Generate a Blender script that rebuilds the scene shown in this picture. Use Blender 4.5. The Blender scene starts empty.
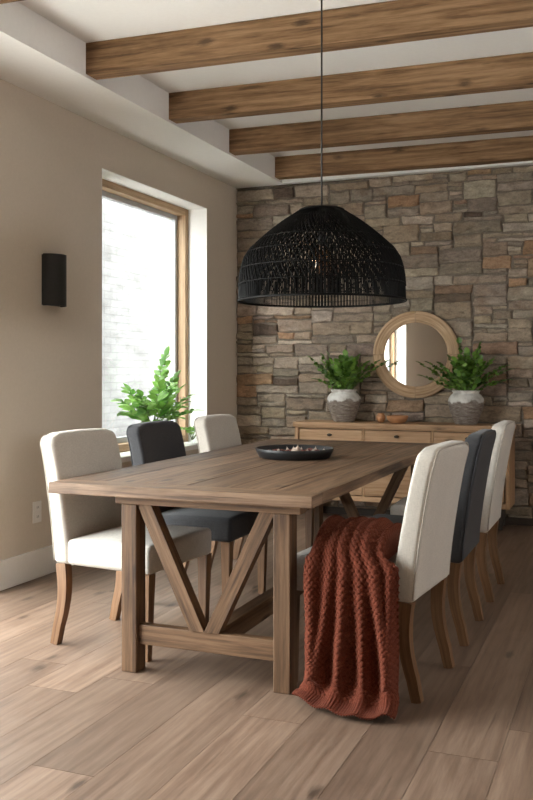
import bpy, bmesh, math, random
import numpy as np
from mathutils import Vector, Matrix
R = math.radians
random.seed(7); rng = np.random.default_rng(7)
S = bpy.context.scene
COL = S.collection

# ------------------------------------------------------------------ camera, sky, exposure
cam_d = bpy.data.cameras.new('camera'); cam = bpy.data.objects.new('camera', cam_d); COL.objects.link(cam)
cam.location = (0, 0, 1.25); cam.rotation_euler = (R(90), 0, R(21.77))
cam_d.sensor_width = 36; cam_d.lens = 905 * 36 / 800; cam_d.shift_y = -30 / 800
cam_d.clip_start = .05; cam_d.clip_end = 100
S.camera = cam
w = bpy.data.worlds.new('sky'); S.world = w; w.use_nodes = True
bg = w.node_tree.nodes['Background']
bg.inputs[0].default_value = (.985, 0.99, 1.0, 1); bg.inputs[1].default_value = 8.0
S.view_settings.view_transform = 'Standard'; S.view_settings.look = 'None'
S.view_settings.gamma = 1; S.view_settings.use_curve_mapping = False
S.view_settings.exposure = 1.3
S.cycles.max_bounces = 10; S.cycles.diffuse_bounces = 6; S.cycles.transparent_max_bounces = 12
S.cycles.caustics_reflective = False; S.cycles.caustics_refractive = False
S.cycles.sample_clamp_indirect = 6

def portal(name, loc, rot, sx, sy):
    d = bpy.data.lights.new(name, 'AREA'); d.shape = 'RECTANGLE'; d.size = sx; d.size_y = sy
    d.cycles.is_portal = True
    o = bpy.data.objects.new(name, d); COL.objects.link(o); o.location = loc; o.rotation_euler = rot
    return o

WX = -3.31            # inner face of the left wall
BY = 7.58             # face of the stone wall
RX, RY = 3.6, -3.2    # right wall, rear wall
W1 = (5.28, 6.93, .62, 2.62)      # window in view: y0 y1 z0 z1
W2 = (.72, 4.08, .06, 2.34)       # garden door nearer the camera, outside the frame
W3 = (2.9, 4.4, 1.45, 2.15)          # unseen right wall opening, added for fill light from that side (y0 y1 z0 z1)
# area-light local -Z is the light direction
portal('sky_portal_a', (WX-.40, (W1[0]+W1[1])/2, (W1[2]+W1[3])/2), (0, R(-90), 0), W1[3]-W1[2], W1[1]-W1[0])
portal('sky_portal_b', (WX-.40, (W2[0]+W2[1])/2, (W2[2]+W2[3])/2), (0, R(-90), 0), W2[3]-W2[2], W2[1]-W2[0])
portal('sky_portal_c', (RX+.28, (W3[0]+W3[1])/2, (W3[2]+W3[3])/2), (0, R(90), 0), W3[3]-W3[2], W3[1]-W3[0])

# ------------------------------------------------------------------ node material helpers
def new_mat(name):
    m = bpy.data.materials.new(name); m.use_nodes = True
    nt = m.node_tree; nt.nodes.clear()
    out = nt.nodes.new('ShaderNodeOutputMaterial'); p = nt.nodes.new('ShaderNodeBsdfPrincipled')
    nt.links.new(p.outputs[0], out.inputs[0])
    return m, nt, p, out
def N(nt, t, **kw):
    n = nt.nodes.new(t)
    for k, v in kw.items(): setattr(n, k, v)
    return n
def setin(nt, sock, v):
    if isinstance(v, bpy.types.NodeSocket): nt.links.new(v, sock)
    else: sock.default_value = v
def mapping(nt, vec, scale, loc=(0,0,0)):
    m = N(nt, 'ShaderNodeMapping'); nt.links.new(vec, m.inputs[0]); m.inputs['Scale'].default_value = scale
    m.inputs['Location'].default_value = loc
    return m.outputs[0]
def noise(nt, vec, scale=5, detail=4, rough=.6, dist=0):
    n = N(nt, 'ShaderNodeTexNoise'); nt.links.new(vec, n.inputs['Vector'])
    n.inputs['Scale'].default_value = scale; n.inputs['Detail'].default_value = detail
    n.inputs['Roughness'].default_value = rough; n.inputs['Distortion'].default_value = dist
    return n.outputs['Fac']
def ramp(nt, fac, stops):
    r = N(nt, 'ShaderNodeValToRGB'); nt.links.new(fac, r.inputs[0]); e = r.color_ramp.elements
    while len(e) < len(stops): e.new(.5)
    for i, (p, c) in enumerate(stops):
        e[i].position = p; e[i].color = (*c, 1) if len(c) == 3 else c
    return r.outputs[0]
def math_(nt, op, a, b=None, c=None):
    n = N(nt, 'ShaderNodeMath', operation=op)
    setin(nt, n.inputs[0], a)
    if b is not None: setin(nt, n.inputs[1], b)
    if c is not None: setin(nt, n.inputs[2], c)
    return n.outputs[0]
def mixc(nt, fac, a, b, mode='MIX'):
    n = N(nt, 'ShaderNodeMix', data_type='RGBA', blend_type=mode)
    setin(nt, n.inputs[0], fac)
    for s, v in ((n.inputs[6], a), (n.inputs[7], b)):
        if isinstance(v, tuple) and len(v) == 3: v = (*v, 1)
        setin(nt, s, v)
    return n.outputs[2]
def bump(nt, p, h, strength=.3, dist=.01):
    b = N(nt, 'ShaderNodeBump'); nt.links.new(h, b.inputs['Height'])
    b.inputs['Strength'].default_value = strength; b.inputs['Distance'].default_value = dist
    nt.links.new(b.outputs[0], p.inputs['Normal'])
def plain(name, col, rough=.6, metal=0, nscale=30, namp=.12, bstr=.1, spec=.5):
    m, nt, p, o = new_mat(name)
    tc = N(nt, 'ShaderNodeTexCoord').outputs['Object']
    n = noise(nt, tc, nscale, 5)
    c = ramp(nt, n, [(.25, tuple(x*(1-namp) for x in col)), (.75, tuple(min(1, x*(1+namp)) for x in col))])
    nt.links.new(c, p.inputs['Base Color']); p.inputs['Roughness'].default_value = rough
    p.inputs['Metallic'].default_value = metal; p.inputs['Specular IOR Level'].default_value = spec
    if bstr: bump(nt, p, n, bstr, .004)
    return m
def wood(name, dark, mid, light, rough=.55, knots=.5, tintamp=.35, grain=1.0, crack=.3, spec=.4, bstr=.25):
    """grain runs along U of the UV map (metres); 'tint' is one random value per board"""
    m, nt, p, o = new_mat(name)
    uv = N(nt, 'ShaderNodeTexCoord').outputs['UV']
    big = noise(nt, mapping(nt, uv, (.9, 7*grain, 1)), 1.6, 4, .6, 1.2)
    fine = noise(nt, mapping(nt, uv, (5, 110*grain, 1)), 1.0, 5, .7, .3)
    ring = N(nt, 'ShaderNodeTexWave', wave_type='BANDS', bands_direction='Y')
    nt.links.new(mapping(nt, uv, (.55, 9*grain, 1)), ring.inputs['Vector'])
    ring.inputs['Scale'].default_value = 1.1; ring.inputs['Distortion'].default_value = 5
    ring.inputs['Detail'].default_value = 3; ring.inputs['Detail Scale'].default_value = 1.2
    med = noise(nt, mapping(nt, uv, (1.3, 34*grain, 1)), 1.0, 5, .65, .5)
    f = math_(nt, 'ADD', math_(nt, 'MULTIPLY', big, .32), math_(nt, 'MULTIPLY', fine, .28))
    f = math_(nt, 'ADD', f, math_(nt, 'MULTIPLY', med, .36))
    f = math_(nt, 'ADD', f, math_(nt, 'MULTIPLY', ring.outputs['Fac'], .04))
    c = ramp(nt, f, [(.41, dark), (.5, mid), (.59, light)])
    # knots and checks: dark marks of the timber itself
    vo = N(nt, 'ShaderNodeTexVoronoi', feature='F1', voronoi_dimensions='2D'); nt.links.new(mapping(nt, uv, (2.1, 5.0, 1)), vo.inputs['Vector'])
    vo.inputs['Scale'].default_value = 1.0
    wob = noise(nt, mapping(nt, uv, (7, 45, 1)), 1, 4, .7)
    kd = math_(nt, 'ADD', vo.outputs['Distance'], math_(nt, 'MULTIPLY', wob, .30))
    sel = N(nt, 'ShaderNodeSeparateColor'); nt.links.new(vo.outputs['Color'], sel.inputs[0])
    pick = math_(nt, 'GREATER_THAN', sel.outputs[0], 1-knots)
    kr = ramp(nt, kd, [(.18, (1,1,1)), (.28, (0,0,0))])
    km = math_(nt, 'MULTIPLY', kr, pick)
    c = mixc(nt, math_(nt, 'MULTIPLY', km, .75), c, tuple(x*.28 for x in dark))
    cr = noise(nt, mapping(nt, uv, (1.6, 34, 1)), 1.0, 3, .5, .9)
    crm = ramp(nt, cr, [(.69, (0,0,0)), (.74, (1,1,1))])
    c = mixc(nt, math_(nt, 'MULTIPLY', crm, crack), c, tuple(x*.4 for x in dark))
    at = N(nt, 'ShaderNodeAttribute'); at.attribute_name = 'tint'
    tv = math_(nt, 'MULTIPLY_ADD', at.outputs['Fac'], tintamp, 1-tintamp*.5)
    hs = N(nt, 'ShaderNodeHueSaturation'); nt.links.new(c, hs.inputs['Color']); nt.links.new(tv, hs.inputs['Value'])
    nt.links.new(hs.outputs[0], p.inputs['Base Color'])
    p.inputs['Specular IOR Level'].default_value = spec
    rr = math_(nt, 'MULTIPLY_ADD', fine, .25, rough-.12); nt.links.new(rr, p.inputs['Roughness'])
    h = math_(nt, 'SUBTRACT', fine, math_(nt, 'MULTIPLY', crm, .8))
    bump(nt, p, h, bstr, .003)
    return m
def linen(name, col, amp=.22, scale=1.0, bstr=.35):
    m, nt, p, o = new_mat(name)
    tc = N(nt, 'ShaderNodeTexCoord').outputs['Object']
    a = noise(nt, mapping(nt, tc, (60*scale, 60*scale, 420*scale)), 1, 3, .6)
    b = noise(nt, mapping(nt, tc, (420*scale, 420*scale, 50*scale)), 1, 3, .6)
    c = noise(nt, tc, 7, 3)
    f = math_(nt, 'ADD', math_(nt, 'MULTIPLY', a, .5), math_(nt, 'MULTIPLY', b, .5))
    f2 = math_(nt, 'ADD', math_(nt, 'MULTIPLY', f, .85), math_(nt, 'MULTIPLY', c, .15))
    cc = ramp(nt, f2, [(.34, tuple(x*(1-amp) for x in col)), (.64, tuple(min(1, x*(1+amp*.6)) for x in col))])
    nt.links.new(cc, p.inputs['Base Color']); p.inputs['Roughness'].default_value = .95
    p.inputs['Specular IOR Level'].default_value = .15
    p.inputs['Sheen Weight'].default_value = .12; p.inputs['Sheen Roughness'].default_value = .5
    bump(nt, p, f, bstr, .002)
    return m

M = {}
M['paint'] = plain('taupe_wall_paint', (.62, .545, .455), .9, 0, 60, .03, .03, .2)
M['white'] = plain('white_ceiling_paint', (.84, .825, .80), .9, 0, 40, .02, .02, .2)
M['trim'] = plain('white_trim_paint', (.80, .775, .74), .5, 0, 40, .02, .02, .4)
M['beam'] = wood('oak_beam', (.10,.055,.027), (.21,.122,.062), (.31,.19,.105), .75, .5, .3, .8, .35, .2)
M['floor'] = wood('oak_plank_floor', (.138,.088,.061), (.192,.128,.090), (.245,.171,.124), .40, .26, .38, .8, .45, .45, .12)
M['table'] = wood('reclaimed_table_wood', (.066,.035,.018), (.155,.089,.049), (.25,.158,.098), .5, .35, .4, 1.0, .6, .45, .3)
M['trestle'] = wood('trestle_wood', (.058,.029,.014), (.128,.069,.034), (.195,.112,.06), .6, .4, .25, 1.0, .35, .35, .3)
M['leg'] = wood('chair_leg_wood', (.10,.048,.02), (.165,.083,.037), (.22,.116,.056), .45, .0, .2, 1.4, .0, .45, .1)
M['oak'] = wood('pale_oak', (.33,.185,.092), (.45,.275,.15), (.53,.345,.205), .55, .25, .15, 1.0, .15, .35, .15)
M['oakframe'] = wood('window_oak', (.30,.19,.10), (.42,.28,.16), (.5,.35,.21), .5, .0, .1, 1.0, .05, .35, .1)
M['mirrorwood'] = wood('mirror_frame_wood', (.27,.165,.09), (.42,.28,.165), (.55,.39,.25), .7, .0, .35, 1.2, .3, .3, .3)
M['bowlwood'] = wood('turned_bowl_wood', (.33,.15,.065), (.46,.22,.10), (.54,.29,.15), .5, .0, .1, 1.0, .0, .4, .1)
M['cream'] = linen('cream_linen', (.55, .51, .455), .2)
M['charcoal'] = linen('charcoal_fabric', (.046, .046, .049), .35)
M['creampipe'] = linen('cream_seam', (.40, .36, .31), .2)
M['charpipe'] = linen('charcoal_seam', (.04, .04, .045), .3)
M['black'] = plain('black_rattan', (.006, .0055, .005), .65, 0, 200, .4, .2, .15)
M['blackmetal'] = plain('black_metal', (.016, .0145, .0135), .5, 0, 90, .2, .05, .4)
M['darkmetal'] = plain('dark_bronze', (.05, .042, .035), .4, .8, 90, .2, .05)
M['tray'] = plain('matt_black_tray', (.016, .016, .017), .42, 0, 120, .3, .1, .5)
M['dark'] = plain('dark_base_wood', (.05, .035, .025), .7, 0, 50, .2, .1)
M['soil'] = plain('potting_soil', (.035, .024, .016), 1, 0, 160, .6, .6)
M['plate'] = plain('white_plastic', (.78, .76, .72), .4, 0, 60, .01, 0)
M['slot'] = plain('outlet_slot', (.05, .05, .05), .5, 0, 60, .1, 0)
M['spacer'] = plain('grey_gasket', (.46, .48, .50), .5, 0, 60, .05, 0)
M['mortar'] = plain('mortar', (.21, .175, .14), 1, 0, 70, .3, .5, .1)
def knit_mat():
    m, nt, p, o = new_mat('rust_wool')
    tc = N(nt, 'ShaderNodeTexCoord').outputs['Object']
    f = noise(nt, tc, 170, 4, .7)
    c = ramp(nt, f, [(.3, (.066, .0155, .008)), (.7, (.168, .044, .024))])
    nt.links.new(c, p.inputs['Base Color']); p.inputs['Roughness'].default_value = .95
    p.inputs['Specular IOR Level'].default_value = .1
    p.inputs['Sheen Weight'].default_value = .15; p.inputs['Sheen Tint'].default_value = (.9, .4, .3, 1)
    bump(nt, p, f, .4, .003)
    return m
M['knit'] = knit_mat()
def stone_mat():
    m, nt, p, o = new_mat('split_stone')
    at = N(nt, 'ShaderNodeAttribute'); at.attribute_name = 'stonecol'
    tc = N(nt, 'ShaderNodeTexCoord').outputs['Object']
    n1 = noise(nt, mapping(nt, tc, (1, 1, 2.2)), 9, 6, .7, .6); n2 = noise(nt, tc, 60, 6, .75)
    f = math_(nt, 'ADD', math_(nt, 'MULTIPLY', n1, .6), math_(nt, 'MULTIPLY', n2, .4))
    v = ramp(nt, f, [(.32, (.5,.47,.44)), (.5, (.95,.94,.93)), (.68, (1.5,1.45,1.38))])
    c = mixc(nt, 1.0, at.outputs['Color'], v, 'MULTIPLY')
    n3 = noise(nt, tc, 3.5, 4, .6)
    rust = ramp(nt, n3, [(.56, (0,0,0)), (.72, (1,1,1))])
    c = mixc(nt, math_(nt, 'MULTIPLY', rust, .35), c, (.26, .15, .08))
    nt.links.new(c, p.inputs['Base Color']); p.inputs['Roughness'].default_value = .92
    p.inputs['Specular IOR Level'].default_value = .2
    bump(nt, p, math_(nt, 'ADD', n2, n1), .8, .016)
    return m
M['stone'] = stone_mat()
def brick_mat():
    m, nt, p, o = new_mat('whitewashed_brick')
    tc = N(nt, 'ShaderNodeTexCoord').outputs['UV']
    b = N(nt, 'ShaderNodeTexBrick'); nt.links.new(tc, b.inputs['Vector'])
    b.inputs['Scale'].default_value = 1; b.inputs['Brick Width'].default_value = .23; b.inputs['Row Height'].default_value = .075
    b.inputs['Mortar Size'].default_value = .006; b.inputs['Mortar Smooth'].default_value = .3
    b.inputs['Color1'].default_value = (.078,.0775,.076,1); b.inputs['Color2'].default_value = (.092,.0915,.09,1); b.inputs['Mortar'].default_value = (.060,.0595,.058,1)
    n = noise(nt, mapping(nt, tc, (1, 2, 1)), 2.6, 6, .7)
    worn = ramp(nt, n, [(.46, (1,1,1)), (.62, (.66,.645,.635))])
    c = mixc(nt, 1.0, b.outputs['Color'], worn, 'MULTIPLY')
    nt.links.new(c, p.inputs['Base Color']); p.inputs['Roughness'].default_value = .9
    bump(nt, p, b.outputs['Fac'], -.4, .01)
    return m
M['brick'] = brick_mat()
def glass_mat():
    m, nt, p, o = new_mat('window_glass'); nt.nodes.remove(p)
    t = N(nt, 'ShaderNodeBsdfTransparent'); g = N(nt, 'ShaderNodeBsdfGlossy'); g.inputs['Roughness'].default_value = .0
    t.inputs[0].default_value = (.96,.98,.97,1)
    fr = N(nt, 'ShaderNodeFresnel'); fr.inputs[0].default_value = 1.45
    gb = N(nt, 'ShaderNodeNewGeometry'); fm = math_(nt, 'MULTIPLY', fr.outputs[0], math_(nt, 'SUBTRACT', 1.0, gb.outputs['Backfacing']))
    mx = N(nt, 'ShaderNodeMixShader'); nt.links.new(fm, mx.inputs[0]); nt.links.new(t.outputs[0], mx.inputs[1]); nt.links.new(g.outputs[0], mx.inputs[2])
    nt.links.new(mx.outputs[0], o.inputs[0])
    return m
M['glass'] = glass_mat()
def bulb_mat():
    m, nt, p, o = new_mat('smoked_bulb_glass'); nt.nodes.remove(p)
    t = N(nt, 'ShaderNodeBsdfTransparent'); t.inputs[0].default_value = (.86,.70,.50,1)
    g = N(nt, 'ShaderNodeBsdfGlossy'); g.inputs['Roughness'].default_value = .06; g.inputs[0].default_value = (1,.9,.78,1)
    lw = N(nt, 'ShaderNodeLayerWeight'); lw.inputs[0].default_value = .35
    mx = N(nt, 'ShaderNodeMixShader'); f = math_(nt, 'MULTIPLY_ADD', lw.outputs['Facing'], .5, .40)
    nt.links.new(f, mx.inputs[0]); nt.links.new(t.outputs[0], mx.inputs[1]); nt.links.new(g.outputs[0], mx.inputs[2])
    nt.links.new(mx.outputs[0], o.inputs[0])
    return m
M['bulb'] = bulb_mat()
m, nt, p, o = new_mat('silvered_mirror'); p.inputs['Base Color'].default_value = (.9,.9,.88,1); p.inputs['Metallic'].default_value = 1; p.inputs['Roughness'].default_value = .015; M['mirror'] = m
def leaf_mat(name, a, b, trans=.25):
    m, nt, p, o = new_mat(name)
    at = N(nt, 'ShaderNodeAttribute'); at.attribute_name = 'tint'
    c = ramp(nt, at.outputs['Fac'], [(0, a), (1, b)])
    nt.links.new(c, p.inputs['Base Color']); p.inputs['Roughness'].default_value = .38
    tr = N(nt, 'ShaderNodeBsdfTranslucent'); nt.links.new(c, tr.inputs[0])
    mx = N(nt, 'ShaderNodeMixShader'); mx.inputs[0].default_value = trans
    nt.links.new(p.outputs[0], mx.inputs[1]); nt.links.new(tr.outputs[0], mx.inputs[2]); nt.links.new(mx.outputs[0], o.inputs[0])
    return m
M['leaf'] = leaf_mat('dark_green_leaf', (.05,.13,.016), (.21,.38,.065))
M['brightleaf'] = leaf_mat('bright_green_leaf', (.075,.22,.03), (.24,.45,.09), .4)
M['stem'] = plain('green_stem', (.13,.17,.06), .6, 0, 60, .2, .05)
def pot_mat():
    m, nt, p, o = new_mat('half_glazed_stoneware')
    tc = N(nt, 'ShaderNodeTexCoord').outputs['Object']
    sp = N(nt, 'ShaderNodeSeparateXYZ'); nt.links.new(tc, sp.inputs[0])
    n = noise(nt, mapping(nt, tc, (1,1,.6)), 14, 3, .6)
    h = math_(nt, 'ADD', sp.outputs['Z'], math_(nt, 'MULTIPLY', math_(nt, 'SUBTRACT', n, .5), .09))
    g = ramp(nt, h, [(.178, (0,0,0)), (.19, (1,1,1))])
    n2 = noise(nt, mapping(nt, tc, (1,1,3.5)), 22, 6, .7)
    clay = ramp(nt, n2, [(.3, (.10,.078,.06)), (.5, (.22,.18,.15)), (.7, (.36,.32,.28))])
    n3 = noise(nt, tc, 18, 4, .6)
    glaze = ramp(nt, n3, [(.3, (.42,.39,.35)), (.55, (.66,.64,.60)), (.75, (.72,.70,.67))])
    nt.links.new(mixc(nt, g, clay, glaze), p.inputs['Base Color'])
    nt.links.new(math_(nt, 'MULTIPLY_ADD', g, -.55, .9), p.inputs['Roughness'])
    bump(nt, p, math_(nt, 'MULTIPLY', n2, math_(nt, 'SUBTRACT', 1.0, g)), .5, .006)
    return m
M['pot'] = pot_mat()
M['dried'] = plain('dried_rose', (.20, .075, .06), .9, 0, 90, .6, .5)
M['driedpale'] = plain('dried_pale_husk', (.48, .38, .31), .9, 0, 70, .5, .5)
M['filament'] = plain('amber_filament', (.55, .25, .06), .3, .6, 60, .1, 0)

# ------------------------------------------------------------------ mesh builder
class MB:
    def __init__(self): self.v = []; self.f = []; self.uv = []; self.t = []; self.mi = []
    def add(self, verts, faces, uvs=None, tint=None, mi=0):
        b = len(self.v); t = random.random() if tint is None else tint
        self.v.extend([tuple(x) for x in verts])
        for k, f in enumerate(faces):
            self.f.append([b+i for i in f]); self.t.append(t); self.mi.append(mi)
            self.uv.extend(uvs[k] if uvs else [(verts[i][0], verts[i][2]) for i in f])
    def box(self, lo, hi, grain=None, bevel=.003, mat=None, tint=None, seg=2, mi=0):
        lo = Vector(lo); hi = Vector(hi); c = (lo+hi)/2; d = hi-lo
        if grain is None: grain = max(range(3), key=lambda i: d[i])
        bm = bmesh.new(); bmesh.ops.create_cube(bm, size=1)
        for v in bm.verts: v.co = Vector((v.co.x*d.x, v.co.y*d.y, v.co.z*d.z))
        if bevel: bmesh.ops.bevel(bm, geom=bm.edges[:], offset=min(bevel, min(d)*.45), segments=seg, affect='EDGES', profile=.5)
        bm.normal_update(); bm.verts.index_update()
        ru, rv = random.uniform(0, 50), random.uniform(0, 50)
        vs = [v.co.copy() for v in bm.verts]; fs = []; uvs = []
        for f in bm.faces:
            n = max(range(3), key=lambda i: abs(f.normal[i])); ax = [i for i in range(3) if i != n]
            fs.append([v.index for v in f.verts]); q = []
            for v in f.verts:
                if n == grain: q.append((v.co[ax[0]]*.25+ru, v.co[ax[1]]+rv))
                else:
                    o = [i for i in ax if i != grain][0]
                    q.append((v.co[grain]+ru, v.co[o]+rv+n*.37+(.11 if f.normal[n] > 0 else 0)))
            uvs.append(q)
        bm.free()
        vs = [(mat @ (v+c)) if mat is not None else v+c for v in vs]
        self.add(vs, fs, uvs, tint, mi)
    def beam(self, a, b, wx, wy, up=(0,0,1), bevel=.003, tint=None):
        """square bar from a to b: wx across, wy along 'up'"""
        a = Vector(a); b = Vector(b); z = (b-a); L = z.length; z.normalize(); upv = Vector(up)
        x = z.cross(upv).normalized(); y = x.cross(z)
        m = Matrix((x, z, y)).transposed().to_4x4(); m.translation = a
        self.box((-wx/2, 0, -wy/2), (wx/2, L, wy/2), 1, bevel, m, tint)
    def sweep(self, pts, half, n=4, rot=0.0, closed=False, cap=True, tint=None, up=(0,0,1), mi=0, square=False):
        pts = [Vector(p) for p in pts]; K = len(pts); vs = []; us = []; L = 0; ru = random.uniform(0, 40)
        prevx = None
        for i, p in enumerate(pts):
            if closed: t = pts[(i+1) % K]-pts[i-1]
            else: t = pts[min(i+1, K-1)]-pts[max(i-1, 0)]
            t.normalize()
            if prevx is None:
                u = Vector(up)
                if abs(u.dot(t)) > .97: u = Vector((1,0,0))
                x = (u-t*u.dot(t)).normalized()
            else: x = (prevx-t*prevx.dot(t)).normalized()
            prevx = x; y = t.cross(x); h = half[i] if isinstance(half, (list, tuple, np.ndarray)) else half
            hx, hy = h if isinstance(h, (tuple, list)) else (h, h)
            for k in range(n):
                a = rot+2*math.pi*k/n; s = math.sqrt(2) if square else 1
                vs.append(p+x*(hx*s*math.cos(a))+y*(hy*s*math.sin(a)))
            if i: L += (pts[i]-pts[i-1]).length
            us.append(L+ru)
        fs = []; uvs = []; per = 2*math.pi/n
        rad = half[0] if isinstance(half, (list, tuple, np.ndarray)) else half
        rad = rad[0] if isinstance(rad, (tuple, list)) else rad
        for i in range(K if closed else K-1):
            j = (i+1) % K
            for k in range(n):
                k2 = (k+1) % n
                fs.append([i*n+k, j*n+k, j*n+k2, i*n+k2]); uj = us[j] if j else us[-1]+.01
                v0, v1 = k*per*rad, (k+1)*per*rad
                uvs.append([(us[i], v0), (uj, v0), (uj, v1), (us[i], v1)])
        if cap and not closed:
            fs.append(list(range(n))); uvs.append([(ru, .01*k) for k in range(n)])
            fs.append([(K-1)*n+k for k in range(n)][::-1]); uvs.append([(ru, .01*k) for k in range(n)])
        self.add(vs, fs, uvs, tint, mi)
    def lathe(self, prof, n=48, c=(0,0,0), tint=None, mi=0, close=False):
        vs = []; fs = []; uvs = []
        for r, z in prof:
            for k in range(n):
                a = 2*math.pi*k/n; vs.append((c[0]+r*math.cos(a), c[1]+r*math.sin(a), c[2]+z))
        K = len(prof)
        for i in range(K if close else K-1):
            j = (i+1) % K
            for k in range(n):
                k2 = (k+1) % n; fs.append([i*n+k, i*n+k2, j*n+k2, j*n+k])
                uvs.append([(k/n, i*.02), ((k+1)/n, i*.02), ((k+1)/n, (i+1)*.02), (k/n, (i+1)*.02)])
        if not close:
            if prof[0][0] > 1e-5: fs.append(list(range(n))[::-1]); uvs.append([(.01*k, 0) for k in range(n)])
            if prof[-1][0] > 1e-5: fs.append([(K-1)*n+k for k in range(n)]); uvs.append([(.01*k, 0) for k in range(n)])
        self.add(vs, fs, uvs, tint, mi)
    def rbox(self, lo, hi, r, n=(6,6,6), seg=3, fn=None, tint=None):
        lo = np.array(lo, float); hi = np.array(hi, float); c = (lo+hi)/2; h = (hi-lo)/2
        def axis(i):
            a = h[i]-r; off = [r*math.tan(math.pi/4*k/seg) for k in range(1, seg+1)]
            return [-a-o for o in off[::-1]] + list(np.linspace(-a, a, n[i]+1)) + [a+o for o in off]
        A = [axis(i) for i in range(3)]; idx = {}; vs = []; fs = []
        def vert(p):
            k = tuple(np.round(p, 6))
            if k in idx: return idx[k]
            cc = np.clip(p, -(h-r), h-r); d = p-cc; L = np.linalg.norm(d)
            q = cc+d/L*r+c
            if fn: q = np.array(fn(*q))
            idx[k] = len(vs); vs.append(tuple(q)); return idx[k]
        for ax in range(3):
            a, b = (ax+1) % 3, (ax+2) % 3
            for s in (-1, 1):
                for i in range(len(A[a])-1):
                    for j in range(len(A[b])-1):
                        q = []
                        for (ii, jj) in ((i,j),(i+1,j),(i+1,j+1),(i,j+1)):
                            p = np.zeros(3); p[ax] = s*h[ax]; p[a] = A[a][ii]; p[b] = A[b][jj]; q.append(vert(p))
                        fs.append(q if s > 0 else q[::-1])
        self.add(vs, fs, None, tint)
    def build(self, name, mats, parent=None, smooth=False, auto=None, loc=None):
        me = bpy.data.meshes.new(name); me.from_pydata(self.v, [], self.f)
        ul = me.uv_layers.new(name='UVMap'); ul.data.foreach_set('uv', np.array(self.uv, dtype=np.float32).ravel())
        at = me.attributes.new('tint', 'FLOAT', 'FACE'); at.data.foreach_set('value', np.array(self.t, dtype=np.float32))
        for m in (mats if isinstance(mats, list) else [mats]): me.materials.append(m)
        me.polygons.foreach_set('material_index', np.array(self.mi, dtype=np.int32))
        me.polygons.foreach_set('use_smooth', np.full(len(self.f), bool(smooth)))
        me.validate(); me.update()
        o = bpy.data.objects.new(name, me); COL.objects.link(o)
        if parent is not None: o.parent = parent
        if loc is not None: o.location = loc
        if auto:
            md = o.modifiers.new('edge_split', 'EDGE_SPLIT'); md.split_angle = R(auto)
        return o
def tag(o, label, cat=None, group=None, kind=None):
    o['label'] = label
    if cat: o['category'] = cat
    if group: o['group'] = group
    if kind: o['kind'] = kind
    return o
def thing(name, label, cat, loc=(0,0,0), rz=0, group=None, kind=None):
    o = bpy.data.objects.new(name, None); COL.objects.link(o); o.empty_display_size = .1
    o.location = loc; o.rotation_euler = (0, 0, rz)
    return tag(o, label, cat, group, kind)
def dup(root, loc, rz, label, group=None):
    def cp(o, parent):
        c = o.copy(); COL.objects.link(c)
        if parent is not None: c.parent = parent
        for ch in o.children: cp(ch, c)
        return c
    r = cp(root, None); r.location = loc; r.rotation_euler = (0, 0, rz); r['label'] = label
    if group: r['group'] = group
    return r

# ------------------------------------------------------------------ floor
PW = .2283; X0 = -1.525
f = MB(); k0 = math.floor((WX-X0)/PW)-1
for k in range(k0, 24):
    xa, xb = X0+k*PW, X0+(k+1)*PW
    xa, xb = max(xa, WX-.3), min(xb, RX)
    if xb-xa < .02: continue
    y = RY-random.uniform(0, 1.6)
    while y < BY:
        L = random.uniform(1.3, 2.3); a, b = max(y, RY), min(y+L, BY+.06)
        if b-a > .03: f.box((xa+.0006, a+.0006, -.02), (xb-.0008, b-.0008, 0), 1, 0, None, None, 1)
        y += L
tag(f.build('floor', M['floor']), 'wide oak plank floor', None, None, 'structure')
f = MB(); f.box((WX-.4, RY-.4, -.12), (RX+.3, BY+.4, -.021), 1, 0); tag(f.build('floor_slab', M['dark']), 'dark subfloor beneath the planks', None, None, 'structure')

# ------------------------------------------------------------------ walls, ceiling, soffit, beams
ZS, ZC = 2.905, 3.10
f = MB(); T = .36
def wallbox(y0, y1, z0, z1): f.box((WX-T, y0, z0), (WX, y1, z1), 1, 0)
wallbox(RY-.3, W2[0], -.02, 3.3); wallbox(W2[1], W1[0], -.02, 3.3); wallbox(W1[1], BY+.36, -.02, 3.3)
wallbox(W2[0], W2[1], -.02, W2[2]); wallbox(W2[0], W2[1], W2[3], 3.3)
wallbox(W1[0], W1[1], -.02, W1[2]-.02); wallbox(W1[0], W1[1], W1[3], 3.3)
tag(f.build('wall_left', M['paint']), 'smooth taupe painted wall with the tall window', None, None, 'structure')
f = MB()
for (a, b, c, d) in ((RY-.3, W3[0], -.02, 3.3), (W3[1], BY+.36, -.02, 3.3), (W3[0], W3[1], -.02, W3[2]), (W3[0], W3[1], W3[3], 3.3)):
    f.box((RX, a, c), (RX+.25, b, d), 1, 0)
tag(f.build('wall_right', M['paint']), 'plain taupe wall on the right', None, None, 'structure')
f = MB(); f.box((WX, RY-.25, -.02), (RX, RY, 3.3), 0, 0)
tag(f.build('wall_rear', M['paint']), 'plain taupe wall behind the camera', None, None, 'structure')
f = MB(); f.box((WX-.4, RY-.3, ZC), (RX+.3, BY+.4, ZC+.2), 1, 0); tag(f.build('ceiling', M['white']), 'white ceiling panels between the timber beams', None, None, 'structure')
f = MB(); SX, SY = -2.845, 7.50
f.box((WX, RY, ZS), (SX, BY+.05, ZC-.001), 1, 0); f.box((SX, SY, ZS), (RX, BY+.05, ZC-.001), 0, 0)
tag(f.build('ceiling_soffit', M['white']), 'white dropped soffit around the ceiling edge', None, None, 'structure')
names = ['cut off by the upper left corner', 'whole left end nearest the camera, long and low over the table', 'second of the four whole ones, counted from the camera', 'third of the four whole ones, counted from the camera', 'closest to the stone wall']
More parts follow.
